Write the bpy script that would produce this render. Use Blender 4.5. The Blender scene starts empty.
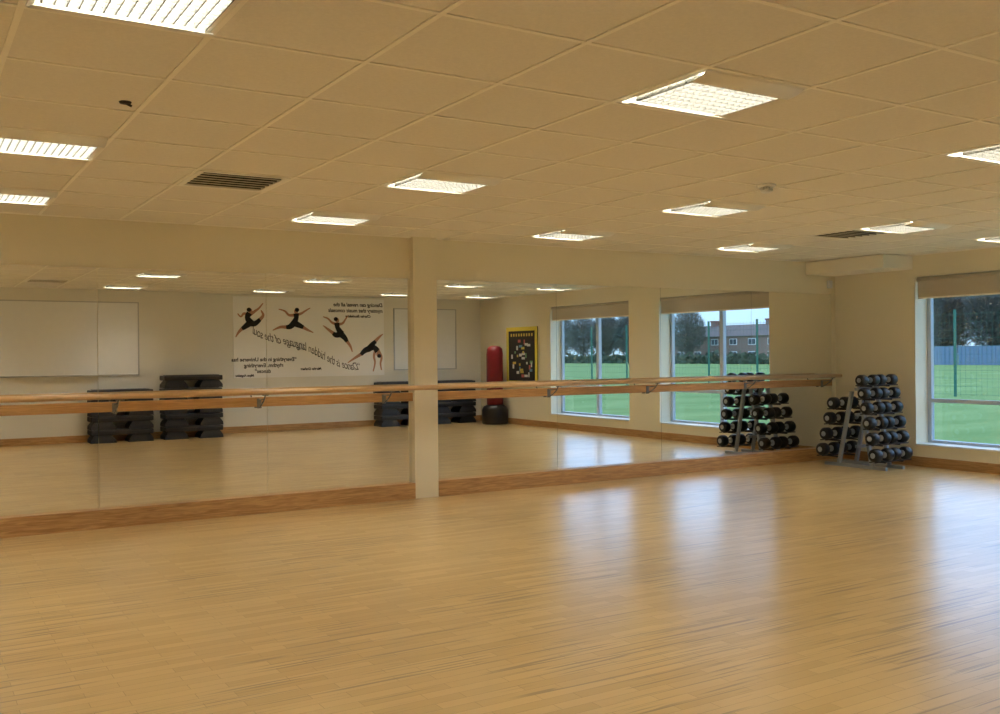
import bpy, bmesh, math, random
from mathutils import Vector, Matrix, Quaternion
random.seed(7)
S = bpy.context.scene
COL = S.collection
S.view_settings.view_transform = 'Standard'
S.view_settings.look = 'None'
S.view_settings.exposure = 0.05

# ------------------------------------------------------------------ materials
def new_mat(name):
    m = bpy.data.materials.new(name); m.use_nodes = True
    nt = m.node_tree
    return m, nt, nt.nodes['Principled BSDF']
def N(nt, t, **kw):
    n = nt.nodes.new(t)
    for k, v in kw.items():
        if k in n.inputs: n.inputs[k].default_value = v
        else: setattr(n, k, v)
    return n
def simple(name, col, rough=0.5, metal=0.0, var=0.06, scale=8.0, bump=0.0, coat=0.0, spec=None):
    m, nt, b = new_mat(name)
    tc = N(nt, 'ShaderNodeTexCoord')
    no = N(nt, 'ShaderNodeTexNoise'); no.inputs['Scale'].default_value = scale; no.inputs['Detail'].default_value = 4
    nt.links.new(tc.outputs['Object'], no.inputs['Vector'])
    cr = N(nt, 'ShaderNodeValToRGB')
    cr.color_ramp.elements[0].position = 0.3; cr.color_ramp.elements[1].position = 0.7
    cr.color_ramp.elements[0].color = tuple(c*(1-var) for c in col)+(1,)
    cr.color_ramp.elements[1].color = tuple(min(1, c*(1+var)) for c in col)+(1,)
    nt.links.new(no.outputs['Fac'], cr.inputs['Fac'])
    nt.links.new(cr.outputs['Color'], b.inputs['Base Color'])
    b.inputs['Roughness'].default_value = rough
    b.inputs['Metallic'].default_value = metal
    b.inputs['Coat Weight'].default_value = coat
    if spec is not None: b.inputs['Specular IOR Level'].default_value = spec
    if bump:
        bp = N(nt, 'ShaderNodeBump'); bp.inputs['Strength'].default_value = bump; bp.inputs['Distance'].default_value = 0.01
        nt.links.new(no.outputs['Fac'], bp.inputs['Height']); nt.links.new(bp.outputs['Normal'], b.inputs['Normal'])
    return m
def wood(name, c1, c2, axis='x', rough=0.4, scale=6.0):
    m, nt, b = new_mat(name)
    tc = N(nt, 'ShaderNodeTexCoord'); mp = N(nt, 'ShaderNodeMapping')
    sc = {'x': (0.6, 9, 9), 'y': (9, 0.6, 9), 'z': (9, 9, 0.6)}[axis]
    mp.inputs['Scale'].default_value = sc
    no = N(nt, 'ShaderNodeTexNoise'); no.inputs['Scale'].default_value = scale; no.inputs['Detail'].default_value = 6; no.inputs['Distortion'].default_value = 1.2
    cr = N(nt, 'ShaderNodeValToRGB'); cr.color_ramp.elements[0].position = 0.35; cr.color_ramp.elements[1].position = 0.65
    cr.color_ramp.elements[0].color = c1+(1,); cr.color_ramp.elements[1].color = c2+(1,)
    nt.links.new(tc.outputs['Object'], mp.inputs['Vector']); nt.links.new(mp.outputs['Vector'], no.inputs['Vector'])
    nt.links.new(no.outputs['Fac'], cr.inputs['Fac']); nt.links.new(cr.outputs['Color'], b.inputs['Base Color'])
    b.inputs['Roughness'].default_value = rough
    return m
def floor_mat():
    m, nt, b = new_mat('beech_strip_floor')
    L = nt.links.new
    tc = N(nt, 'ShaderNodeTexCoord')
    br = N(nt, 'ShaderNodeTexBrick')
    br.offset = 0.37; br.offset_frequency = 2; br.squash = 1.0
    br.inputs['Scale'].default_value = 1.0
    br.inputs['Brick Width'].default_value = 0.42
    br.inputs['Row Height'].default_value = 0.07
    br.inputs['Mortar Size'].default_value = 0.0014
    br.inputs['Mortar Smooth'].default_value = 0.2
    br.inputs['Bias'].default_value = -0.15
    br.inputs['Color1'].default_value = (0.735, 0.515, 0.225, 1)
    br.inputs['Color2'].default_value = (0.605, 0.400, 0.150, 1)
    br.inputs['Mortar'].default_value = (0.44, 0.28, 0.11, 1)
    L(tc.outputs['Object'], br.inputs['Vector'])
    mp = N(nt, 'ShaderNodeMapping'); mp.inputs['Scale'].default_value = (1.2, 22, 1)
    L(tc.outputs['Object'], mp.inputs['Vector'])
    no = N(nt, 'ShaderNodeTexNoise'); no.inputs['Scale'].default_value = 3.0; no.inputs['Detail'].default_value = 5
    L(mp.outputs['Vector'], no.inputs['Vector'])
    mr = N(nt, 'ShaderNodeMapRange'); mr.inputs['To Min'].default_value = 0.94; mr.inputs['To Max'].default_value = 1.05
    L(no.outputs['Fac'], mr.inputs['Value'])
    mx = N(nt, 'ShaderNodeMix'); mx.data_type = 'RGBA'; mx.blend_type = 'MULTIPLY'; mx.inputs['Factor'].default_value = 1
    L(br.outputs['Color'], mx.inputs['A']); L(mr.outputs['Result'], mx.inputs['B'])
    prev = mx.outputs['Result']
    for ang, loc, lo_ in ((.7, 0.0, .63), (-1.1, 5.0, .64), (1.9, 11.0, .64), (.25, 19.0, .63)):
        mp2 = N(nt, 'ShaderNodeMapping'); mp2.inputs['Rotation'].default_value = (0, 0, ang); mp2.inputs['Scale'].default_value = (1.3, 50, 1); mp2.inputs['Location'].default_value = (loc, loc, 0)
        L(tc.outputs['Object'], mp2.inputs['Vector'])
        n2 = N(nt, 'ShaderNodeTexNoise'); n2.inputs['Scale'].default_value = 1.0; n2.inputs['Detail'].default_value = 0
        L(mp2.outputs['Vector'], n2.inputs['Vector'])
        mp3 = N(nt, 'ShaderNodeMapping'); mp3.inputs['Location'].default_value = (loc*2, 3+loc, 0); L(tc.outputs['Object'], mp3.inputs['Vector'])
        n5 = N(nt, 'ShaderNodeTexNoise'); n5.inputs['Scale'].default_value = 0.9; n5.inputs['Detail'].default_value = 1
        L(mp3.outputs['Vector'], n5.inputs['Vector'])
        cr = N(nt, 'ShaderNodeValToRGB'); e = cr.color_ramp.elements
        e[0].position = lo_+.03; e[0].color = (0, 0, 0, 1); e[1].position = lo_+.07; e[1].color = (.65, .65, .65, 1)
        L(n2.outputs['Fac'], cr.inputs['Fac'])
        c5 = N(nt, 'ShaderNodeValToRGB'); c5.color_ramp.elements[0].position = .52; c5.color_ramp.elements[1].position = .60; L(n5.outputs['Fac'], c5.inputs['Fac'])
        mu = N(nt, 'ShaderNodeMath', operation='MULTIPLY'); L(cr.outputs['Color'], mu.inputs[0]); L(c5.outputs['Color'], mu.inputs[1])
        mx2 = N(nt, 'ShaderNodeMix'); mx2.data_type = 'RGBA'; L(mu.outputs[0], mx2.inputs['Factor'])
        L(prev, mx2.inputs['A']); mx2.inputs['B'].default_value = (0.26, 0.18, 0.10, 1)
        prev = mx2.outputs['Result']
    L(prev, b.inputs['Base Color'])
    b.inputs['Roughness'].default_value = .30
    bp = N(nt, 'ShaderNodeBump'); bp.inputs['Strength'].default_value = 0.1; bp.inputs['Distance'].default_value = 0.002; bp.invert = True
    L(br.outputs['Fac'], bp.inputs['Height']); L(bp.outputs['Normal'], b.inputs['Normal'])
    b.inputs['Specular IOR Level'].default_value = 0.75
    b.inputs['Coat Weight'].default_value = 0.85; b.inputs['Coat Roughness'].default_value = 0.24
    return m
def emit_mat(name, col, strength):
    m = bpy.data.materials.new(name); m.use_nodes = True; nt = m.node_tree; nt.nodes.clear()
    o = nt.nodes.new('ShaderNodeOutputMaterial'); e = nt.nodes.new('ShaderNodeEmission')
    e.inputs['Color'].default_value = col+(1,); e.inputs['Strength'].default_value = strength
    nt.links.new(e.outputs[0], o.inputs[0]); return m
def glass_mat():
    m = bpy.data.materials.new('window_glass'); m.use_nodes = True; nt = m.node_tree; nt.nodes.clear()
    o = nt.nodes.new('ShaderNodeOutputMaterial'); mx = nt.nodes.new('ShaderNodeMixShader')
    t = nt.nodes.new('ShaderNodeBsdfTransparent'); t.inputs[0].default_value = (0.93, 0.97, 0.98, 1)
    g = nt.nodes.new('ShaderNodeBsdfGlossy'); g.inputs['Roughness'].default_value = 0.0
    mx.inputs[0].default_value = 0.05
    nt.links.new(t.outputs[0], mx.inputs[1]); nt.links.new(g.outputs[0], mx.inputs[2]); nt.links.new(mx.outputs[0], o.inputs[0])
    return m
def brick_mat():
    m, nt, b = new_mat('red_brick')
    tc = N(nt, 'ShaderNodeTexCoord'); br = N(nt, 'ShaderNodeTexBrick')
    mp = N(nt, 'ShaderNodeMapping'); mp.inputs['Rotation'].default_value = (math.pi/2, 0, math.pi/2)
    br.inputs['Scale'].default_value = 3.0
    br.inputs['Color1'].default_value = (0.28, 0.115, 0.08, 1); br.inputs['Color2'].default_value = (0.23, 0.095, 0.07, 1)
    br.inputs['Mortar'].default_value = (0.26, 0.16, 0.13, 1)
    nt.links.new(tc.outputs['Object'], mp.inputs['Vector']); nt.links.new(mp.outputs['Vector'], br.inputs['Vector'])
    nt.links.new(br.outputs['Color'], b.inputs['Base Color']); b.inputs['Roughness'].default_value = 0.9
    return m

M = dict(
    wall=simple('cream_wall_paint', (0.84, 0.78, 0.60), 0.7, var=0.012, scale=2.0),
    wall_side=simple('cream_wall_paint_window_side', (0.84, 0.79, 0.63), 0.7, var=0.012, scale=2.0),
    wall_back=simple('off_white_wall_paint', (0.84, 0.82, 0.75), 0.7, var=0.012, scale=2.0),
    casing=simple('pale_casing_paint', (0.91, 0.88, 0.78), 0.6, var=0.01, scale=2.0),
    tile=simple('mineral_ceiling_tile', (0.82, 0.785, 0.70), 0.9, var=0.03, scale=60.0, bump=0.15),
    tee=simple('ceiling_grid_metal', (0.94, 0.905, 0.80), 0.55, var=0.01),
    floor=floor_mat(),
    skirt=wood('ash_skirting', (0.38, 0.20, 0.075), (0.60, 0.36, 0.15), 'x', 0.4),
    skirty=wood('ash_skirting_y', (0.33, 0.17, 0.06), (0.50, 0.29, 0.12), 'y', 0.4),
    barre=wood('beech_rail', (0.58, 0.36, 0.17), (0.70, 0.46, 0.23), 'x', 0.3),
    board=wood('oak_board', (0.42, 0.22, 0.075), (0.57, 0.32, 0.12), 'x', 0.4),
    iron=simple('dark_iron', (0.04, 0.036, 0.033), 0.5, 0.5),
    bracket=simple('bracket_steel', (0.22, 0.21, 0.19), 0.35, 0.8),
    white=simple('white_upvc', (0.80, 0.82, 0.84), 0.35, var=0.01),
    frame=simple('grey_blue_window_frame', (0.50, 0.56, 0.64), 0.4, var=0.01),
    cream=simple('grey_cream_blind_fabric', (0.54, 0.495, 0.42), 0.85, var=0.02, scale=40),
    fixture=simple('pale_enamel', (0.92, 0.90, 0.82), 0.45, var=0.01),
    louvre=simple('louvre_metal', (0.135, 0.135, 0.12), 0.6, var=0.01),
    lamp=emit_mat('lamp_glow', (1.0, 0.935, 0.80), 45),
    glass=glass_mat(),
    black=simple('black_rubber', (0.007, 0.007, 0.009), 0.35, var=0.15, spec=.45),
    blackpl=simple('black_plastic', (0.010, 0.011, 0.014), 0.4, var=0.15),
    greypl=simple('dark_grey_plastic', (0.018, 0.020, 0.026), 0.45, var=0.1),
    stepgrey=simple('grey_step_grip', (0.07, 0.08, 0.10), 0.5, var=0.1),
    chrome=simple('chrome', (0.86, 0.87, 0.89), 0.22, 1.0, var=0.02),
    silver=simple('silver_badge', (0.42, 0.46, 0.53), 0.3, 0.3, var=0.02),
    steel=simple('grey_powder_steel', (0.36, 0.40, 0.45), 0.35, 0.3, var=0.03),
    vent=simple('vent_metal', (0.72, 0.68, 0.56), 0.5, var=0.02),
    ventshade=simple('vent_gap_shade', (0.03, 0.025, 0.02), 0.8, var=0.02),  # near-black colour paints the shade in the vent gaps
    red=simple('red_vinyl', (0.20, 0.009, 0.014), 0.4, var=0.06),
    paper=simple('white_banner', (0.95, 0.955, 0.96), 0.5, var=0.005),
    wboard=simple('whiteboard_enamel', (0.91, 0.93, 0.95), 0.15, var=0.01),
    alu=simple('aluminium', (0.55, 0.56, 0.58), 0.35, 0.8, var=0.03),
    ink=simple('black_ink', (0.01, 0.01, 0.012), 0.6, var=0.02),
    skin=simple('printed_skin', (0.52, 0.28, 0.19), 0.6, var=0.05),
    yellow=simple('yellow_border', (0.78, 0.64, 0.08), 0.6, var=0.05),
    brick=brick_mat(),
    roof=simple('brown_roof_tiles', (0.13, 0.09, 0.08), 0.8, var=0.15, scale=3),
    winglass=simple('dark_window_glass', (0.06, 0.07, 0.09), 0.2),
    bark=simple('bark', (0.11, 0.10, 0.085), 0.9, var=0.2),
    leaf=simple('winter_twigs', (0.12, 0.115, 0.095), 0.9, var=0.35, scale=.6),
    leafd=simple('dense_winter_twigs', (0.095, 0.10, 0.088), 0.9, var=0.4, scale=.5),
    hedge=simple('winter_hedge', (0.065, 0.08, 0.045), 0.9, var=0.35, scale=.6),
    fence=simple('green_fence_paint', (0.02, 0.13, 0.085), 0.5, var=0.05),
    bluefence=simple('blue_screen', (0.14, 0.205, 0.29), 0.6, var=0.1),
    path=simple('concrete_paving', (0.34, 0.35, 0.36), 0.85, var=0.08, scale=2),
)
M['mirror'] = simple('mirror_silver', (0.89, 0.90, 0.88), 0.0, 1.0, var=0.0)
M['mirror'].node_tree.nodes['Principled BSDF'].inputs['Roughness'].default_value = 0.003
def grass():
    m, nt, b = new_mat('mown_grass'); tc = N(nt, 'ShaderNodeTexCoord')
    mp = N(nt, 'ShaderNodeMapping'); mp.inputs['Scale'].default_value = (.5, 1.4, 1); nt.links.new(tc.outputs['Object'], mp.inputs['Vector'])
    n1 = N(nt, 'ShaderNodeTexNoise'); n1.inputs['Scale'].default_value = 0.35; n1.inputs['Detail'].default_value = 10; n1.inputs['Roughness'].default_value = .7
    cr = N(nt, 'ShaderNodeValToRGB'); e = cr.color_ramp.elements
    e[0].position = 0.35; e[0].color = (0.135, 0.205, 0.06, 1); e[1].position = 0.65; e[1].color = (0.22, 0.29, 0.105, 1)
    nt.links.new(mp.outputs['Vector'], n1.inputs['Vector']); nt.links.new(n1.outputs['Fac'], cr.inputs['Fac'])
    nt.links.new(cr.outputs['Color'], b.inputs['Base Color']); b.inputs['Roughness'].default_value = 1.0
    b.inputs['Specular IOR Level'].default_value = 0.1
    return m
M['grass'] = grass()

# ------------------------------------------------------------------ helpers
def bbox(bm, a, b, bevel=0.0):
    x0, y0, z0 = a; x1, y1, z1 = b
    vs = [bm.verts.new(p) for p in ((x0,y0,z0),(x1,y0,z0),(x1,y1,z0),(x0,y1,z0),(x0,y0,z1),(x1,y0,z1),(x1,y1,z1),(x0,y1,z1))]
    fs = [bm.faces.new([vs[i] for i in f]) for f in ((0,3,2,1),(4,5,6,7),(0,1,5,4),(1,2,6,5),(2,3,7,6),(3,0,4,7))]
    if bevel:
        es = list({e for f in fs for e in f.edges})
        bmesh.ops.bevel(bm, geom=es, offset=bevel, segments=2, affect='EDGES', profile=0.6)
def tube(bm, p0, p1, r0, r1=None, seg=16, cap=True):
    r1 = r0 if r1 is None else r1
    p0 = Vector(p0); p1 = Vector(p1); d = (p1-p0).normalized()
    q = d.to_track_quat('Z', 'Y')
    A = []; B = []
    for i in range(seg):
        a = 2*math.pi*i/seg; o = q @ Vector((math.cos(a), math.sin(a), 0))
        A.append(bm.verts.new(p0+o*r0)); B.append(bm.verts.new(p1+o*r1))
    for i in range(seg):
        j = (i+1) % seg
        f = bm.faces.new((A[i], A[j], B[j], B[i])); f.smooth = True
    if cap:
        bm.faces.new(A[::-1]); bm.faces.new(B)
def lathe(bm, prof, origin, axis='z', seg=28, cap=True):
    o = Vector(origin); rings = []
    for r, h in prof:
        ring = []
        for i in range(seg):
            a = 2*math.pi*i/seg; c, s = math.cos(a)*r, math.sin(a)*r
            p = (c, s, h) if axis == 'z' else (h, c, s)
            ring.append(bm.verts.new(o+Vector(p)))
        rings.append(ring)
    for k in range(len(rings)-1):
        for i in range(seg):
            j = (i+1) % seg
            f = bm.faces.new((rings[k][i], rings[k][j], rings[k+1][j], rings[k+1][i])); f.smooth = True
    if cap:
        bm.faces.new(rings[0][::-1]); bm.faces.new(rings[-1])
def mk(name, bm, mat, parent=None, loc=None, label=None, kind=None, category=None, group=None, fix=True):
    if fix: bmesh.ops.recalc_face_normals(bm, faces=bm.faces)
    me = bpy.data.meshes.new(name); bm.to_mesh(me); bm.free()
    if isinstance(mat, (list, tuple)):
        for k in mat: me.materials.append(k)
    else: me.materials.append(mat)
    ob = bpy.data.objects.new(name, me); COL.objects.link(ob)
    if loc is not None: ob.location = loc
    if parent: ob.parent = parent
    if label: ob['label'] = label
    if kind: ob['kind'] = kind
    if category: ob['category'] = category
    if group: ob['group'] = group
    return ob
def box(name, a, b, mat, bevel=0.0, **kw):
    bm = bmesh.new(); bbox(bm, a, b, bevel); return mk(name, bm, mat, **kw)
def empty(name, loc, label=None, category=None, group=None, kind=None):
    e = bpy.data.objects.new(name, None); e.empty_display_size = 0.2; e.location = loc; COL.objects.link(e)
    if label: e['label'] = label
    if category: e['category'] = category
    if group: e['group'] = group
    if kind: e['kind'] = kind
    return e
def dup(root, loc):
    kids = [o for o in COL.objects if o.parent == root]
    c = root.copy(); COL.objects.link(c); c.location = loc
    for k in kids:
        kc = k.copy(); COL.objects.link(kc); kc.parent = c
        for g in [o for o in COL.objects if o.parent == k]:
            gc = g.copy(); COL.objects.link(gc); gc.parent = kc
    return c

# ------------------------------------------------------------------ dimensions
H = 2.74; W = 11.26; X0 = -3.6; YM = 9.20; YN = 9.22
YBL = -0.30; YBR = -0.70; XJ = 4.85
T = 0.655; TY = 0.675
WIN = [(5.43, 7.95), (2.10, 4.60)]
WZ0, WZ1 = 0.27, 2.46
PX0, PX1 = 4.575, 4.85

# ------------------------------------------------------------------ shell
box('floor', (X0-.3, YBR-.3, -0.12), (W+.0, YN+.3, 0), M['floor'], kind='structure')
box('wall_north', (X0-.3, YN, 0), (W+.3, YN+.3, H+.25), M['wall'], kind='structure')
box('wall_west', (X0-.3, YBR-.3, 0), (X0, YN, H+.25), M['wall'], kind='structure')
bm = bmesh.new()
bbox(bm, (X0, YBL-.3-.4, 0), (XJ, YBL, H+.25)); bbox(bm, (XJ, YBR-.3, 0), (W+.3, YBR, H+.25))
mk('wall_south', bm, M['wall_back'], kind='structure')
bm = bmesh.new()
ys = [YBR, 2.10, 4.60, 5.43, 7.95, YN]
for i in range(0, 6, 2): bbox(bm, (W, ys[i], -.12), (W+.3, ys[i+1], H+.25))
for a, b in WIN:
    bbox(bm, (W, a, -.12), (W+.3, b, WZ0)); bbox(bm, (W, a, WZ1), (W+.3, b, H+.25))
mk('wall_east', bm, M['wall_side'], kind='structure')
box('trim_1', (PX0, 9.13, 0.0), (PX1, YN, H), M['wall'], kind='structure', label='cream painted pilaster between the mirrors')
box('trim_2', (10.66, 7.98, 2.56), (W, YN, H-.008), M['casing'], kind='structure', label='boxed pale casing below the ceiling')

# ceiling tiles + tee grid
lx = [0.70, 3.32, 5.94, 8.56, 10.525]
lxx = [-1.92]+lx
ly = [6.15-8*TY, 6.15-4*TY, 6.15, 6.15+3*TY]
lights = [(x, y) for x in lxx for y in ly if not (x > 10 and y > 8)]
vents = [(2.01, 6.15+TY), (8.56, 6.15+TY), (2.01, 6.15-7*TY)]
gx = [X0]+[v for v in [0.70+T/2+T*n for n in range(-8, 20)] if X0+.02 < v < W-.02]+[W]
gy = [YBR]+[v for v in [6.15+TY/2+TY*n for n in range(-12, 8)] if YBR+.02 < v < YN-.02]+[YN]
holes = lights+vents
bm = bmesh.new()
for i in range(len(gx)-1):
    for j in range(len(gy)-1):
        cx = (gx[i]+gx[i+1])/2; cy = (gy[j]+gy[j+1])/2
        if any(abs(cx-h[0]) < .1 and abs(cy-h[1]) < .1 for h in holes): continue
        vs = [bm.verts.new(p) for p in ((gx[i],gy[j],H),(gx[i],gy[j+1],H),(gx[i+1],gy[j+1],H),(gx[i+1],gy[j],H))]
        bm.faces.new(vs)
bbox(bm, (X0-.3, YBR-.3, H+.22), (W+.3, YN+.3, H+.35))
mk('ceiling', bm, M['tile'], kind='structure', fix=False)
bm = bmesh.new()
for x in gx[1:-1]: bbox(bm, (x-.012, YBR, H-.005), (x+.012, YN, H+.03))
for y in gy[1:-1]: bbox(bm, (X0, y-.012, H-.0045), (W, y+.012, H+.03))
bbox(bm, (X0, YN-.025, H-.006), (W, YN, H+.01)); bbox(bm, (W-.025, YBR, H-.006), (W, YN, H+.01))
mk('trim_3', bm, M['tee'], kind='structure', label='cream metal ceiling grid')

box('baseboard_north', (X0, 9.12, 0), (PX0, YN, 0.165), M['skirt'], 0.006, kind='structure')
box('baseboard_north_2', (PX1, 9.12, 0), (11.20, YN, 0.165), M['skirt'], 0.006, kind='structure')
box('baseboard_east', (W-.03, YBR, 0), (W, 9.12, 0.125), M['skirty'], 0.006, kind='structure')
bm = bmesh.new(); bbox(bm, (X0, YBL, 0), (XJ+.02, YBL+.02, 0.125), .004); bbox(bm, (XJ, YBR, 0), (W-.03, YBR+.02, 0.125), .004)
mk('baseboard_south', bm, M['skirt'], kind='structure')

# ------------------------------------------------------------------ windows
for k, (a, b) in enumerate(WIN):
    w = empty('window_%d' % (k+1), (W+.25, (a+b)/2, WZ0), kind='structure')
    hw = (b-a)/2; hh = WZ1-WZ0
    bm = bmesh.new(); f = .055
    bbox(bm, (0, -hw, 0), (.06, -hw+f, hh)); bbox(bm, (0, hw-f, 0), (.06, hw, hh))
    bbox(bm, (0, -hw+f, 0), (.06, hw-f, f)); bbox(bm, (0, -hw+f, hh-f), (.06, hw-f, hh))
    bbox(bm, (-.01, -.04, f), (.06, .04, hh-f))
    bbox(bm, (0, -hw+f, .55), (.055, -.04, .60)); bbox(bm, (0, .04, .55), (.055, hw-f, .60))
    mk('frame', bm, M['frame'], parent=w)
    box('pane', (.03, -hw+f, f), (.036, hw-f, hh-f), M['glass'], parent=w)
    box('sill', (-.27, -hw, -.001), (0, hw, .022), M['white'], 0.004, parent=w)
    bl = empty('roller_blind', (W+.03, (a+b)/2, WZ1), label='grey-cream roller blind drawn up above a wide window', category='blind', group='roller blinds')
    box('fabric', (0, -hw+.02, -.27), (.004, hw-.02, -.03), M['cream'], parent=bl)
    bm = bmesh.new(); tube(bm, (.02, -hw+.01, -.035), (.02, hw-.01, -.035), .032); mk('roller', bm, M['cream'], parent=bl)
    bm = bmesh.new(); bbox(bm, (-.006, -hw+.02, -.29), (.01, hw-.02, -.268), .003); mk('bottom_bar', bm, M['fixture'], parent=bl)
    ld = bpy.data.lights.new('daylight_portal', 'AREA'); ld.shape = 'RECTANGLE'; ld.size = hh; ld.size_y = b-a
    try: ld.cycles.is_portal = True
    except Exception: pass
    lo = bpy.data.objects.new('daylight_portal', ld); COL.objects.link(lo)
    lo.location = (W+.36, (a+b)/2, (WZ0+WZ1)/2); lo.rotation_euler = (0, math.radians(90), 0)

# ------------------------------------------------------------------ mirrors
edges = [(-3.10, -1.57), (-1.57, -.04), (-.04, 1.49), (1.49, 3.02), (3.02, PX0), (PX1, 6.44), (6.44, 8.01), (8.01, 9.58), (9.58, 11.15)]
for a, b in edges:
    box('mirror_panel', (a+.0015, YM, .165), (b-.0015, YN, 2.305), M['mirror'], label='frameless wall mirror panel above a wooden skirting', category='mirror', group='wall mirror panels')

# ------------------------------------------------------------------ ballet barre
ba = empty('ballet_barre', (4.7, 9.2, 0), label='long wooden ballet barre on iron brackets across the mirrors', category='ballet barre')
def L(x, y, z): return (x-4.7, y-9.2, z)
bm = bmesh.new(); tube(bm, L(-3.1, 8.97, 1.165), L(11.06, 8.97, 1.165), .026, seg=20); mk('rail', bm, M['barre'], parent=ba)
box('backing_board', L(-3.1, 9.165, 1.02), L(PX0, 9.199, 1.11), M['board'], 0.004, parent=ba)
box('backing_board', L(PX1, 9.165, 1.02), L(11.12, 9.199, 1.11), M['board'], 0.004, parent=ba)
br = None
for x in (-2.3, -.99, .31, 1.62, 2.93, 4.24, 6.3, 7.76, 9.42, 10.9):
    if br is None:
        bm = bmesh.new()
        bbox(bm, (-.022, -.043, 1.005), (.022, -.035, 1.10), .003)
        pts = [(0, -.043, 1.012), (0, -.12, 1.045), (0, -.19, 1.09), (0, -.228, 1.135)]
        for p, q in zip(pts, pts[1:]): tube(bm, p, q, .0075, seg=8)
        bbox(bm, (-.025, -.25, 1.132), (.025, -.21, 1.141), .003)
        tube(bm, (0, -.043, 1.09), (0, -.20, 1.10), .006, seg=8)
        br = mk('bracket', bm, M['bracket'], parent=ba, label='small dark steel bracket'); br.location = (x-4.7, 0, 0)
    else:
        c = br.copy(); c.location = (x-4.7, 0, 0); COL.objects.link(c)

# ------------------------------------------------------------------ ceiling lights
def light_fixture():
    e = empty('ceiling_light', (0, 0, 0), label='recessed square louvred fluorescent ceiling light, switched on', category='ceiling light', group='recessed ceiling lights')
    h = T/2-.014; g = TY/2-.014
    bm = bmesh.new()
    bbox(bm, (-h, -g, .06), (h, g, .075))
    for a, b in (((-h,-g,-.006),(h,-g+.022,.06)), ((-h,g-.022,-.006),(h,g,.06)), ((-h,-g+.022,-.006),(-h+.022,g-.022,.06)), ((h-.022,-g+.022,-.006),(h,g-.022,.06))):
        bbox(bm, a, b)
    mk('housing', bm, M['fixture'], parent=e)
    for s in (-1, 1):   # curved lip reflectors that bow down beside the louvre
        bm = bmesh.new(); n = 10; prev = None
        for i in range(n+1):
            t = i/n
            y = s*(.205+(g-.006-.205)*t); z = -.006-.028*math.cos(t*math.pi/2)**.8
            ring = [bm.verts.new((x, y, z+dz)) for x, dz in ((-h+.004, 0), (h-.004, 0), (h-.004, .003), (-h+.004, .003))]
            if prev:
                for k in range(4):
                    f = bm.faces.new((prev[k], ring[k], ring[(k+1) % 4], prev[(k+1) % 4])); f.smooth = k in (0, 2)
            else: bm.faces.new(ring)
            prev = ring
        bm.faces.new(prev[::-1])
        mk('lip_reflector', bm, M['fixture'], parent=e)
    box('lamp_panel', (-h+.03, -.20, .012), (h-.03, .20, .018), M['lamp'], parent=e)
    bm = bmesh.new()
    for i in range(15):
        x = -h+.035+(2*h-.07)*i/14; bbox(bm, (x-.0022, -.20, -.026), (x+.0022, .20, .004))
    for i in range(8):
        y = -.202+.404*i/7
        bbox(bm, (-h+.03, y-.001, -.024), (h-.03, y+.001, .008))
    mk('louvre', bm, M['louvre'], parent=e)
    return e
base_l = light_fixture(); base_l.location = (lights[0][0], lights[0][1], H)
for x, y in lights[1:]: dup(base_l, (x, y, H))

# vents
def vent():
    e = empty('ceiling_vent', (0, 0, 0), label='square louvred air vent set in the tiled ceiling', category='air vent', group='ceiling air vents')
    h = T/2-.014
    bm = bmesh.new()
    for a, b in (((-h,-h,-.008),(h,-h+.04,.01)), ((-h,h-.04,-.008),(h,h,.01)), ((-h,-h+.04,-.008),(-h+.04,h-.04,.01)), ((h-.04,-h+.04,-.008),(h,h-.04,.01))): bbox(bm, a, b)
    mk('frame', bm, M['fixture'], parent=e)
    bm = bmesh.new(); bbox(bm, (-h+.01, -h+.01, .08), (h-.01, h-.01, .1))
    k = 6
    for i in range(k):
        y = -h+.09+(2*h-.18)*i/(k-1); bbox(bm, (-h+.04, y, -.004), (h-.04, y+.004, .05))
    mk('duct_gap_shade', bm, M['ventshade'], parent=e)  # backing and blade faces coloured dark as painted shade between the louvres
    bm = bmesh.new()
    for i in range(k):
        y = -h+.09+(2*h-.18)*i/(k-1); bbox(bm, (-h+.04, y-.004, -.009), (h-.04, y+.010, -.004))
    mk('louvre', bm, M['vent'], parent=e, fix=False)
    return e
v0 = vent(); v0.location = (vents[0][0], vents[0][1], H)
for x, y in vents[1:]: dup(v0, (x, y, H))

e = empty('smoke_detector', (5.48, 5.10, H), label='round white smoke detector on the tiled ceiling', category='smoke detector')
bm = bmesh.new(); lathe(bm, [(.066, 0), (.066, -.014), (.058, -.022)], (0, 0, 0)); mk('base', bm, M['white'], parent=e)
bm = bmesh.new(); lathe(bm, [(.034, -.018), (.034, -.045)], (0, 0, 0)); mk('sensor_core', bm, M['alu'], parent=e)
bm = bmesh.new()
for i in range(12):
    a = i*math.pi/6; c, s = math.cos(a), math.sin(a)
    tube(bm, (c*.042, s*.042, -.018), (c*.040, s*.040, -.045), .007, seg=6)
lathe(bm, [(.046, -.040), (.046, -.050), (.034, -.060), (.01, -.064)], (0, 0, 0))
mk('sensor_head', bm, M['white'], parent=e)
bm = bmesh.new(); lathe(bm, [(.030, 0), (.026, -.008), (.010, -.012)], (0, 0, 0), seg=16); tube(bm, (0, 0, -.006), (.03, 0, -.018), .006)
mk('ceiling_hook', bm, M['iron'], loc=(.94, 4.96, H-.0), label='small dark metal hook fixed to a ceiling tile', category='hook')
bm = bmesh.new(); bbox(bm, (-.035, -.05, -.055), (.035, 0, .055), .012)
mk('wall_sensor', bm, M['white'], loc=(11.12, YN, 2.44), label='small white alarm sensor high on the corner wall', category='sensor')

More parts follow.
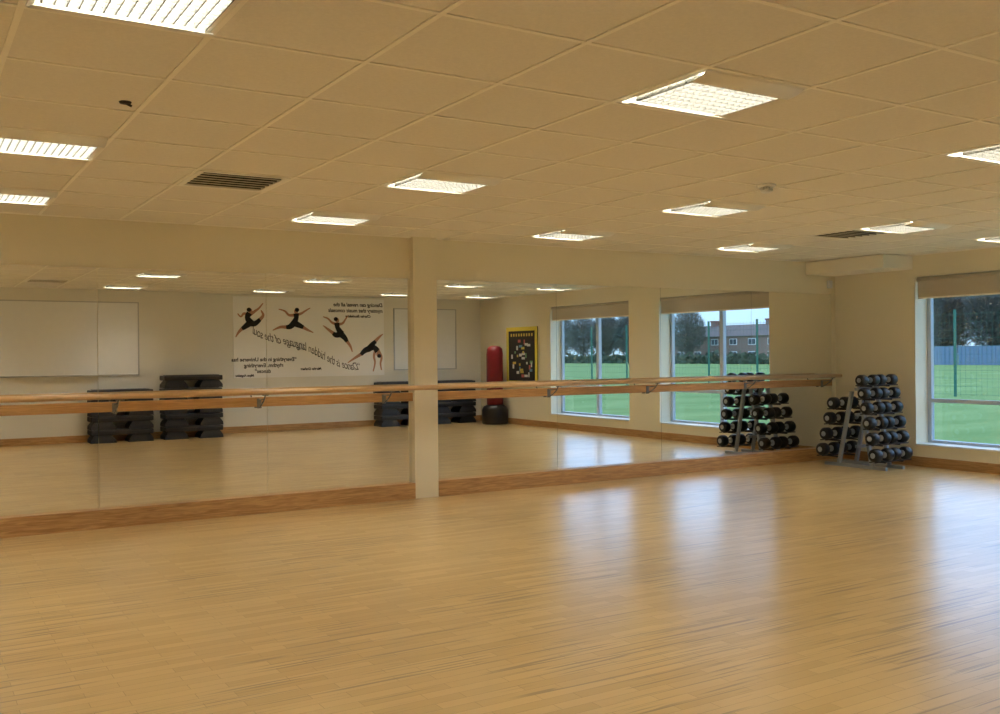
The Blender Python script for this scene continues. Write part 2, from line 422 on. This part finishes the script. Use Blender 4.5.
# ------------------------------------------------------------------ dumbbell rack
RX = 10.64; RY = 8.28
rk = empty('dumbbell_rack', (RX, RY, 0), label='grey steel A-frame dumbbell rack in the corner', category='dumbbell rack')
near = [(1.13, 8.07), (.96, 8.035), (.775, 8.0), (.585, 7.96), (.39, 7.92), (.18, 7.875)]
far = [(.82, 8.51), (.62, 8.57), (.41, 8.63), (.20, 8.69)]
for sx in (-.17, .17):
    bm = bmesh.new(); bbox(bm, (sx-.022, -.47, .0), (sx+.022, .47, .04), .004); mk('foot', bm, M['steel'], parent=rk)
    for s, top, bot in ((-1, -.06, -.26), (1, .04, .25)):
        bm = bmesh.new()
        zt = 1.10 if s < 0 else 0.98
        vs = []
        for (y, z) in ((bot, .03), (top, zt)):
            for dx, dy in ((-.02, -.022), (.02, -.022), (.02, .022), (-.02, .022)):
                vs.append(bm.verts.new((sx+dx, y+dy, z)))
        for i in range(4):
            j = (i+1) % 4; bm.faces.new((vs[i], vs[j], vs[4+j], vs[4+i]))
        bm.faces.new(vs[:4][::-1]); bm.faces.new(vs[4:])
        mk('upright', bm, M['steel'], parent=rk)
for z in (.0, .25, .66, .99):
    box('cross_bar', (-.17, -.03, z), (.17, .0, z+.04), M['steel'], .003, parent=rk)
for z, y in near+far:
    bm = bmesh.new()
    sgn = -1 if y < RY else 1
    yy = y-RY
    for o in (-.04, .04): tube(bm, (-.36, yy+o, z-.068), (.36, yy+o, z-.068), .007, seg=8)
    for sx in (-.17, .17):
        yin = (-.06-.20*(1.1-z)/1.07) if sgn < 0 else (.04+.21*(.98-z)/.95)
        bbox(bm, (sx-.012, min(yy+sgn*.055, yin), z-.088), (sx+.012, max(yy+sgn*.055, yin), z-.072))
    mk('cradle', bm, M['iron'], parent=rk)

def dumbbell(r, l):
    e = empty('dumbbell', (0, 0, 0), label='black rubber dumbbell with silver end caps on the rack', category='dumbbell', group='dumbbells on the rack')
    bm = bmesh.new(); lathe(bm, [(.015, -l/2+.10), (.017, -.03), (.018, 0), (.017, .03), (.015, l/2-.10)], (0, 0, 0), 'x', 14); mk('handle', bm, M['chrome'], parent=e, label='chrome handle')
    for s in (-1, 1):
        a = s*(l/2-.005); b = s*(l/2-.125)
        prof = [(r*.55, b), (r*.86, b+s*.008), (r, b+s*.026), (r, a-s*.022), (r*.84, a-s*.002), (r*.55, a+s*.001)]
        bm = bmesh.new(); lathe(bm, prof, (0, 0, 0), 'x', 22); mk('head', bm, M['black'], parent=e)
        bm = bmesh.new(); lathe(bm, [(r*.42, a-s*.003), (r*.42, a+s*.003), (r*.34, a+s*.005)], (0, 0, 0), 'x', 20)
        mk('end_cap', bm, M['silver'], parent=e, label='silver end cap')
        bm = bmesh.new(); lathe(bm, [(r*.50, b-s*.010), (r*.50, b+s*.002)], (0, 0, 0), 'x', 20)
        mk('collar', bm, M['silver'], parent=e, label='silver collar')
    return e
protos = {}
for k, (z, y) in enumerate(near+far):
    r = [.071, .073, .076, .078, .081, .083][k] if k < 6 else [.077, .079, .081, .083][k-6]
    l = .35
    zc = z-.068+math.sqrt((r+.007)**2-.04**2)+.001
    for sx in (-.179, .179):
        key = round(r, 3)
        if key not in protos:
            d = dumbbell(r, l); protos[key] = d; d.location = (RX+sx, y, zc)
        else: dup(protos[key], (RX+sx, y, zc))

# ------------------------------------------------------------------ back wall things
def text_verts(s, size, shear=0, al='LEFT', bold=0.0):
    cu = bpy.data.curves.new('t', 'FONT'); cu.body = s; cu.size = size; cu.shear = shear; cu.align_x = al; cu.resolution_u = 3; cu.offset = bold
    ob = bpy.data.objects.new('t', cu); COL.objects.link(ob)
    dg = bpy.context.evaluated_depsgraph_get()
    me = bpy.data.meshes.new_from_object(ob.evaluated_get(dg))
    bpy.data.objects.remove(ob)
    return me
def put(bm, me, x, z, ang):
    c, sn = math.cos(ang), math.sin(ang)
    for v in me.vertices:
        px, pz = v.co.x, v.co.y
        v.co = Vector((x-(px*c-pz*sn), 0, z+(px*sn+pz*c)))
    bm.from_mesh(me); bpy.data.meshes.remove(me)
def text_w(s, size):
    me = text_verts(s+'|', size); w1 = max(v.co.x for v in me.vertices); bpy.data.meshes.remove(me); return w1
bx0, bx1, bz0, bz1 = 5.60, 8.85, 1.08, 2.70
bn = empty('wall_banner', (bx0, YBR, bz0), label='white dance banner with quotations and leaping dancers', category='banner')
box('sheet', (0, 0.0, 0), (bx1-bx0, .012, bz1-bz0), M['paper'], parent=bn)
KX = .0215; KZ = .0203
def art(px, py):
    a = px-233; b = py-296-.024*a
    return (a*KX, (bz1-bz0)-b*KZ)
bm = bmesh.new()
for s, size, px, py, sh in (
    ('Dancing can reveal all the', .108, 383, 307.5, .2), ('mystery that music conceals', .108, 383, 313.5, .2), ('Charles Baudelaire', .075, 370, 318.5, .3),
    ('“Everything in the Universe has', .105, 293, 361, 0), ('rhythm. Everything', .105, 280, 366.5, 0), ('dances”', .105, 268, 372, 0), ('Maya Angelou', .065, 252, 375, .3),
    ('Martha Graham', .07, 318, 371, .3)):
    x, z = art(px, py); put(bm, text_verts(s, size, sh, bold=.003), x, z, 0)
mk('lettering', bm, M['ink'], parent=bn, fix=False).location = (0, .014, 0)
ctrl = [art(*p) for p in ((360, 373), (347, 372), (334, 368), (321, 361), (309, 354), (297, 348.5), (285, 345), (272, 342), (260, 338), (248, 331))]
seg = [0]
for a, b in zip(ctrl, ctrl[1:]): seg.append(seg[-1]+math.hypot(b[0]-a[0], b[1]-a[1]))
phrase = '“Dance is the hidden language of the soul”'
base_w = text_w('', 1.0)
adv = [text_w(phrase[:i], 1.0)-base_w if i else 0 for i in range(len(phrase)+1)]
size = seg[-1]/adv[-1]
bm = bmesh.new()
def at(s):
    for i in range(len(seg)-1):
        if s <= seg[i+1] or i == len(seg)-2:
            t = (s-seg[i])/(seg[i+1]-seg[i]); a, b = ctrl[i], ctrl[i+1]
            return a[0]+(b[0]-a[0])*t, a[1]+(b[1]-a[1])*t
for i, ch in enumerate(phrase):
    if ch == ' ': continue
    s0_, s1_ = adv[i]*size, adv[i+1]*size
    xa, za = at(s0_); xb, zb = at(s1_)
    ang = math.atan2(zb-za, -(xb-xa))
    me = text_verts(ch, size*1.06, .65, bold=-.0004)
    for v in me.vertices: v.co.y *= 1.4     # tall, narrow, slanted script forms
    put(bm, me, xa, za, ang)
    nxt = phrase[i+1] if i+1 < len(phrase) else ' '
    if nxt.isalpha() and ch.isalpha():      # joining stroke to the next letter
        c, sn = math.cos(ang), math.sin(ang); wd = s1_-s0_; q = []
        for u, v in ((wd*.55, .0), (wd*.85, -.006), (wd*1.25, .022)): q.append((xa-(u*c-v*sn), za+(u*sn+v*c)))
        for (p0, p1) in zip(q, q[1:]):
            d = Vector((p1[0]-p0[0], p1[1]-p0[1])).normalized(); n = Vector((-d.y, d.x))*.0035
            bm.faces.new([bm.verts.new((x_, .0003, z_)) for x_, z_ in ((p0[0]+n.x, p0[1]+n.y), (p1[0]+n.x, p1[1]+n.y), (p1[0]-n.x, p1[1]-n.y), (p0[0]-n.x, p0[1]-n.y))])
mk('script_lettering', bm, M['ink'], parent=bn, fix=False).location = (0, .014, 0)

def cat(P, W_, n=6):
    out = []; ow = []
    for i in range(len(P)-1):
        p0 = P[max(i-1, 0)]; p1 = P[i]; p2 = P[i+1]; p3 = P[min(i+2, len(P)-1)]
        for k in range(n):
            t = k/n
            out.append(tuple(.5*((2*p1[j])+(-p0[j]+p2[j])*t+(2*p0[j]-5*p1[j]+4*p2[j]-p3[j])*t*t+(-p0[j]+3*p1[j]-3*p2[j]+p3[j])*t**3) for j in (0, 1)))
            ow.append(W_[i]+(W_[i+1]-W_[i])*t)
    out.append(P[-1]); ow.append(W_[-1]); return out, ow
def stroke(bm, pts, ws, y=0):
    pts, ws = cat(pts, ws)
    P = [Vector(art(*p)) for p in pts]; Lf = []; Rt = []
    for i, p in enumerate(P):
        d = (P[min(i+1, len(P)-1)]-P[max(i-1, 0)]).normalized(); n = Vector((-d.y, d.x)); w = ws[i]*KX/2
        Lf.append(bm.verts.new((p.x+n.x*w, y, p.y+n.y*w))); Rt.append(bm.verts.new((p.x-n.x*w, y, p.y-n.y*w)))
    for i in range(len(P)-1): bm.faces.new((Lf[i], Lf[i+1], Rt[i+1], Rt[i]))
def disc(bm, c, rx, rz, y=0):
    x, z = art(*c); vs = [bm.verts.new((x+math.cos(a*.5236)*rx*KX, y, z+math.sin(a*.5236)*rz*KZ)) for a in range(12)]; bm.faces.new(vs)
danc = [
 dict(head=(249, 311), hair=(247.6, 309.4), skin=[([(248, 315), (253, 311), (257, 308), (261, 303)], [3, 2.4, 1.7, .9]), ([(247, 315), (243, 313), (240, 316), (237, 313)], [3, 2.2, 1.6, .9]), ([(257, 320), (261, 315), (259, 310)], [3.6, 2.6, .9]), ([(242, 327), (238, 331), (235, 336)], [3.4, 2.4, .7])],
      dark=[([(248, 312.5), (246, 317), (249, 322)], [5.5, 4.6, 6.4]), ([(248, 322), (253, 323), (258, 319)], [6.4, 5, 3.4]), ([(249, 322), (245, 325), (241, 328)], [6.4, 5, 3.4])]),
 dict(head=(293, 311.5), hair=(293.8, 309.8), skin=[([(293, 315), (298, 313.5), (302, 311), (307, 308)], [3, 2.3, 1.6, .8]), ([(292, 315), (286, 315), (282, 311), (276, 309)], [3, 2.3, 1.6, .8]), ([(299, 327), (304, 330), (310, 333)], [3.6, 2.4, .7]), ([(284, 327), (277, 327), (270, 330)], [3.6, 2.4, .7])],
      dark=[([(293, 313.5), (293, 318), (291, 323)], [5.5, 4.4, 6.2]), ([(291, 323), (296, 325.5), (300, 327.5)], [6.4, 5, 3.4]), ([(291, 323), (287, 326.5), (283, 327)], [6.4, 5, 3.4])]),
 dict(head=(334.5, 321), hair=(333, 319.6), skin=[([(334, 325), (329, 323), (325, 319), (320, 317)], [3, 2.3, 1.6, .8]), ([(335, 325), (340, 324), (343, 320), (346, 316)], [3, 2.3, 1.6, .8]), ([(344, 342), (348, 348), (350, 354)], [3.6, 2.4, .7]), ([(331, 334.5), (325, 330), (320, 326)], [3.6, 2.4, .7])],
      dark=[([(334, 323.5), (335, 329), (339, 335)], [5.5, 4.6, 6.4]), ([(338, 335), (342, 339), (344.5, 343)], [6.4, 5, 3.4]), ([(338, 335), (333, 336), (330, 334)], [6.4, 5, 3.4])]),
 dict(head=(377.5, 357), hair=(378.6, 359), skin=[([(375, 352), (373, 359), (374, 366), (372, 375)], [3.2, 2.5, 1.9, 1.2]), ([(377, 352), (381, 360), (380, 367), (381, 374)], [3.2, 2.5, 1.9, 1.2]), ([(360, 356), (353, 360), (345, 365)], [3.6, 2.4, .7]), ([(374, 344), (379, 339), (383, 336)], [3.6, 2.4, .7])],
      dark=[([(377, 354), (373, 350), (367, 351)], [6, 5, 6.6]), ([(368, 351), (363, 353), (359, 357)], [6.4, 5.2, 3.4]), ([(368, 351), (371, 347), (375, 343.5)], [6.4, 5.2, 3.4])]),
]
for d in danc:
    b1 = bmesh.new(); b2 = bmesh.new()
    disc(b1, d['head'], 2.0, 2.7)
    for a, w_ in d['skin']: stroke(b1, a, w_)
    for a, w_ in d['dark']: stroke(b2, a, w_, .001)
    disc(b2, d['hair'], 2.2, 2.1, .002)
    mk('printed_dancer', b1, M['skin'], parent=bn, fix=False, label='printed leaping dancer figure').location = (0, .0145, 0)
    mk('printed_dancer_outfit', b2, M['ink'], parent=bn, fix=False).location = (0, .016, 0)

def whiteboard(x0, x1, z0, z1, y):
    e = empty('whiteboard', ((x0+x1)/2, y, z0), label='blank white board in a slim aluminium frame', category='whiteboard')
    w = (x1-x0)/2; h = z1-z0
    box('writing_surface', (-w, 0, 0), (w, .014, h), M['wboard'], parent=e)
    bm = bmesh.new()
    bbox(bm, (-w, 0, -.02), (w, .025, 0)); bbox(bm, (-w, 0, h), (w, .025, h+.02)); bbox(bm, (-w-.02, 0, -.02), (-w, .025, h+.02)); bbox(bm, (w, 0, -.02), (w+.02, .025, h+.02))
    mk('frame', bm, M['alu'], parent=e)
    box('pen_tray', (-w*.5, .025, -.02), (w*.5, .08, -.008), M['alu'], parent=e)
whiteboard(1.0, 3.72, 1.2, 2.5, YBL)
whiteboard(9.10, 10.6, 1.2, 2.5, YBR)

nb = empty('notice_board', (W-.002, 1.045, .85), label='black notice board with yellow border and pinned papers', category='notice board')
box('backing', (-.015, -.6, 0), (0, .6, 1.23), M['ink'], parent=nb)
bm = bmesh.new()
for a, b in (((-.022,-.6,0),(-.015,.6,.085)), ((-.022,-.6,1.145),(-.015,.6,1.23)), ((-.022,-.6,.085),(-.015,-.515,1.145)), ((-.022,.515,.085),(-.015,.6,1.145))): bbox(bm, a, b)
mk('border', bm, M['yellow'], parent=nb)
cols = [(.7, .7, .66), (.60, .44, .08), (.7, .55, .12), (.15, .32, .5), (.55, .13, .12), (.7, .7, .7), (.2, .4, .2)]
pm = [simple('pinned_paper_%d' % i, c, .7) for i, c in enumerate(cols)]
for i in range(9):
    box('heading_cutout', (-.018, .40-i*.10-.024, 1.03), (-.0152, .40-i*.10+.024, 1.09), pm[2], parent=nb)
for n in range(30):
    y = random.uniform(-.43, .43); z = random.uniform(.14, .95); hw_, hh_ = random.choice(((.05, .03), (.03, .045), (.06, .025), (.025, .025), (.02, .05)))
    t_ = .0001*n
    box('pinned_paper', (-.018-t_, y-hw_, z-hh_), (-.0152, y+hw_, z+hh_), random.choice(pm), parent=nb)

pb = empty('punch_bag', (10.95, .42, 0), label='dark red free-standing punch bag on a wide black base', category='punch bag')
bm = bmesh.new(); lathe(bm, [(.27, 0), (.285, .02), (.285, .30), (.25, .38), (.18, .415), (.12, .42)], (0, 0, 0), seg=32); mk('base', bm, M['black'], parent=pb)
bm = bmesh.new(); lathe(bm, [(.12, .41), (.175, .42), (.18, .6), (.18, 1.5), (.165, 1.62), (.12, 1.67), (.03, 1.685)], (0, 0, 0), seg=32); mk('bag', bm, M['red'], parent=pb)

SP = .235
def step():
    e = empty('aerobic_step', (0, 0, 0), label='black aerobic step platform in a stack', category='aerobic step', group='stacked aerobic steps')
    bm = bmesh.new(); bbox(bm, (-.53, -.205, .135), (.53, .205, .226), .018)
    mk('deck', bm, M['blackpl'], parent=e)
    bm = bmesh.new()
    for i in range(9):
        y = -.15+.0375*i; bbox(bm, (-.47, y-.014, .224), (.47, y+.014, SP))
    bbox(bm, (-.505, -.208, .20), (.505, -.204, .210)); bbox(bm, (-.505, .204, .20), (.505, .208, .210))
    mk('grip_surface', bm, M['stepgrey'], parent=e, label='grey ribbed grip surface and edge')
    for s in (-1, 1):
        bm = bmesh.new()
        vs = []
        for z, w0, w1, dd in ((0, .10, .53, .205), (.06, .12, .525, .20), (.135, .18, .47, .18)):
            for x, y in ((w0, -dd), (w1, -dd), (w1, dd), (w0, dd)): vs.append(bm.verts.new((s*x, y, z)))
        bm.faces.new(vs[:4]); bm.faces.new(vs[8:])
        for k in (0, 4):
            for i in range(4): bm.faces.new((vs[k+i], vs[k+(i+1) % 4], vs[k+4+(i+1) % 4], vs[k+4+i]))
        mk('riser', bm, M['greypl'], parent=e, label='dark riser block')
    return e
s0 = step(); first = True
for (x, y, n) in ((3.37, -.06, 4), (4.62, -.06, 5), (9.11, -.46, 4), (10.34, -.46, 4)):
    for i in range(n):
        loc = (x+random.uniform(-.01, .01), y, i*SP)
        if first: s0.location = loc; first = False
        else: dup(s0, loc)

# ------------------------------------------------------------------ outside
GZ = -.15
box('ground', (W+.3, -220, GZ-.3), (400, 240, GZ), M['grass'], kind='structure')
box('trim_4', (14.2, -120, GZ-.01), (16.2, 120, GZ+.012), M['path'], kind='structure', label='grey paved path across the grass')
fp = empty('fence_panel', (32, 0, GZ), label='green steel mesh fence panel on the playing field', category='fence', group='playing field fence panels')
bm = bmesh.new(); bbox(bm, (-.035, -.035, 0), (.035, .035, 3.1)); mk('post', bm, M['fence'], parent=fp)
bm = bmesh.new()
for i in range(1, 15): bbox(bm, (-.003, i*.2-.0025, .05), (.002, i*.2+.0025, 3.0))
for i in range(0, 11): bbox(bm, (-.004, .04, .08+i*.285), (.004, 2.96, .088+i*.285))
mk('mesh', bm, M['fence'], parent=fp)
ysf = [-36+3*i for i in range(24)]
fp.location = (32, ysf[0], GZ)
for y in ysf[1:]: dup(fp, (32, y, GZ))
for i in range(8):
    bm = bmesh.new(); bbox(bm, (0, 0, 0), (.05, 5.9, 2.1))
    for k in range(12): bbox(bm, (-.05, k*.5, 0), (0, k*.5+.08, 2.15))
    mk('screen_fence_panel', bm, M['bluefence'], loc=(101, 48+6*i, GZ), label='blue boarded fence panel at the field edge', category='fence', group='blue fence panels')
def house():
    e = empty('house', (0, 0, 0), label='red brick terraced house with brown pitched roof beyond the field', category='house', group='houses beyond the field')
    box('walls', (0, -6, 0), (8, 6, 4.3), M['brick'], parent=e)
    bm = bmesh.new()
    v = [bm.verts.new(p) for p in ((-.4,-6.0,4.2),(8.4,-6.0,4.2),(4,-6.0,6.1),(-.4,6.0,4.2),(8.4,6.0,4.2),(4,6.0,6.1))]
    for f in ((0,1,2),(3,5,4),(0,2,5,3),(1,4,5,2),(0,3,4,1)): bm.faces.new([v[i] for i in f])
    mk('roof', bm, M['roof'], parent=e)
    for y in (-4, 0, 4):
        for z in (.8, 2.8):
            bm = bmesh.new(); bbox(bm, (-.08, y-.8, z), (0, y+.8, z+1.0))
            mk('window_frame', bm, M['white'], parent=e)
            bm = bmesh.new(); bbox(bm, (-.1, y-.7, z+.1), (-.08, y-.05, z+.9)); bbox(bm, (-.1, y+.05, z+.1), (-.08, y+.7, z+.9)); mk('window_pane', bm, M['winglass'], parent=e)
    bm = bmesh.new(); bbox(bm, (3.5, -.5, 5.5), (4.5, .5, 6.8)); bbox(bm, (3.4, -.6, 6.7), (4.6, .6, 6.9)); mk('chimney', bm, M['brick'], parent=e)
    return e
hs = house(); hs.location = (112, -101.1, GZ)
for y in (-89, -76.9, -64.8, -52.7): dup(hs, (112, y, GZ))
def tree(hh, rad, seed, ntw, mat, low=.25, ww=(.015, .03), label='bare winter tree with fine brown twigs beyond the field'):
    rnd = random.Random(seed)
    e = empty('tree', (0, 0, 0), label=label, category='tree', group='trees beyond the field')
    bm = bmesh.new(); cz = hh*(1+low)*.5; rz = hh*(1-low)*.5
    tube(bm, (0, 0, 0), (0, 0, hh*.35), .20, .14, seg=8); tube(bm, (0, 0, hh*.35), (0.1, .1, hh*.8), .14, .05, seg=8)
    for i in range(26):
        z0 = hh*rnd.uniform(.18, .7); a = rnd.uniform(0, 6.283); el = rnd.uniform(.2, 1.1); l = rad*rnd.uniform(.7, .95)*math.cos(el*.5)
        q = Vector((math.cos(a)*math.cos(el)*l, math.sin(a)*math.cos(el)*l, z0+math.sin(el)*l*.9))
        tube(bm, (0, 0, z0), q, .05, .02, seg=5)
    mk('trunk', bm, M['bark'], parent=e)
    bm = bmesh.new()
    n = 0
    while n < ntw:
        u = Vector((rnd.uniform(-1, 1), rnd.uniform(-1, 1), rnd.uniform(-1, 1)))
        if u.length > 1 or u.length < .25: continue
        c = Vector((u.x*rad*.95, u.y*rad*.95, cz+u.z*rz*.95))
        d = (Vector((u.x, u.y, u.z*.5+.6))+Vector((rnd.gauss(0, .4), rnd.gauss(0, .4), rnd.gauss(0, .4)))).normalized()
        s = d.cross(Vector((rnd.gauss(0, 1), rnd.gauss(0, 1), rnd.gauss(0, 1)))).normalized()*rnd.uniform(*ww)
        l = rnd.uniform(.25, .5)
        vs = [bm.verts.new(v) for v in (c-d*l-s, c-d*l+s, c+d*l)]
        bm.faces.new(vs); n += 1
    mk('twigs', bm, mat, parent=e, fix=False)
    return e
lb = 'dense dark winter tree beyond the blue fence'
td = tree(12.0, 3.45, 2, 10000, M['leafd'], .06, (.03, .06), lb); td.location = (108, 45, GZ)
te = tree(14.0, 3.45, 9, 10000, M['leafd'], .05, (.03, .06), lb); te.location = (116, 48.5, GZ)
for y in (52, 59, 66, 73, 80, 87, 94): dup(td, (108, y, GZ))
for y in (55.5, 62.5, 69.5, 76.5, 83.5, 90.5): dup(te, (116, y, GZ))
ta = tree(9.0, 3.1, 1, 6500, M['leaf'], .12, (.02, .045)); ta.location = (106, -111.5, GZ)
for y in (-118, -124.5, -131, -137.5): dup(ta, (106, y, GZ))
for y in (-114.8, -121.3, -127.8): dup(ta, (114, y, GZ))
dup(ta, (107, -98, GZ))
bm = bmesh.new(); rnd = random.Random(3)
for i in range(7000):
    c = Vector((rnd.uniform(99.5, 101), rnd.uniform(-150, 47), rnd.uniform(0, 1.0)+max(0, rnd.gauss(0, .4))))
    q = Quaternion((rnd.random(), rnd.random(), rnd.random(), rnd.random())).normalized(); s = rnd.uniform(.15, .4)
    bm.faces.new([bm.verts.new(c+q @ Vector(o)*s) for o in ((-1, -1, 0), (1, -.6, 0), (.8, 1, 0), (-.7, .8, 0))])
mk('hedge', bm, M['hedge'], loc=(0, 0, GZ), fix=False, label='low hedge along the edge of the playing field', category='hedge', kind='stuff')

# ------------------------------------------------------------------ world
w = bpy.data.worlds.new('overcast'); S.world = w; w.use_nodes = True; nt = w.node_tree
bg = nt.nodes['Background']; tc = nt.nodes.new('ShaderNodeTexCoord'); sp = nt.nodes.new('ShaderNodeSeparateXYZ'); cr = nt.nodes.new('ShaderNodeValToRGB')
nt.links.new(tc.outputs['Generated'], sp.inputs[0]); nt.links.new(sp.outputs['Z'], cr.inputs['Fac']); nt.links.new(cr.outputs['Color'], bg.inputs['Color'])
cr.color_ramp.elements[0].color = (.30, .42, .54, 1); cr.color_ramp.elements[1].color = (.62, .88, 1.28, 1)
x = cr.color_ramp.elements.new(.12); x.color = (.42, .68, 1.10, 1)
bg.inputs['Strength'].default_value = 2.5

# ------------------------------------------------------------------ camera
cd = bpy.data.cameras.new('camera'); cam = bpy.data.objects.new('camera', cd); COL.objects.link(cam)
cd.sensor_width = 36; cd.lens = 973/1000*36; cd.clip_end = 800; cd.clip_start = .05
th = math.radians(31.66); p = math.radians(.15)
f = Vector((math.sin(th)*math.cos(p), math.cos(th)*math.cos(p), -math.sin(p)))
cam.rotation_mode = 'QUATERNION'
cam.rotation_quaternion = f.to_track_quat('-Z', 'Y') @ Quaternion((0, 0, 1), math.radians(-.53))
cam.location = (0, 0, 1.5)
S.camera = cam
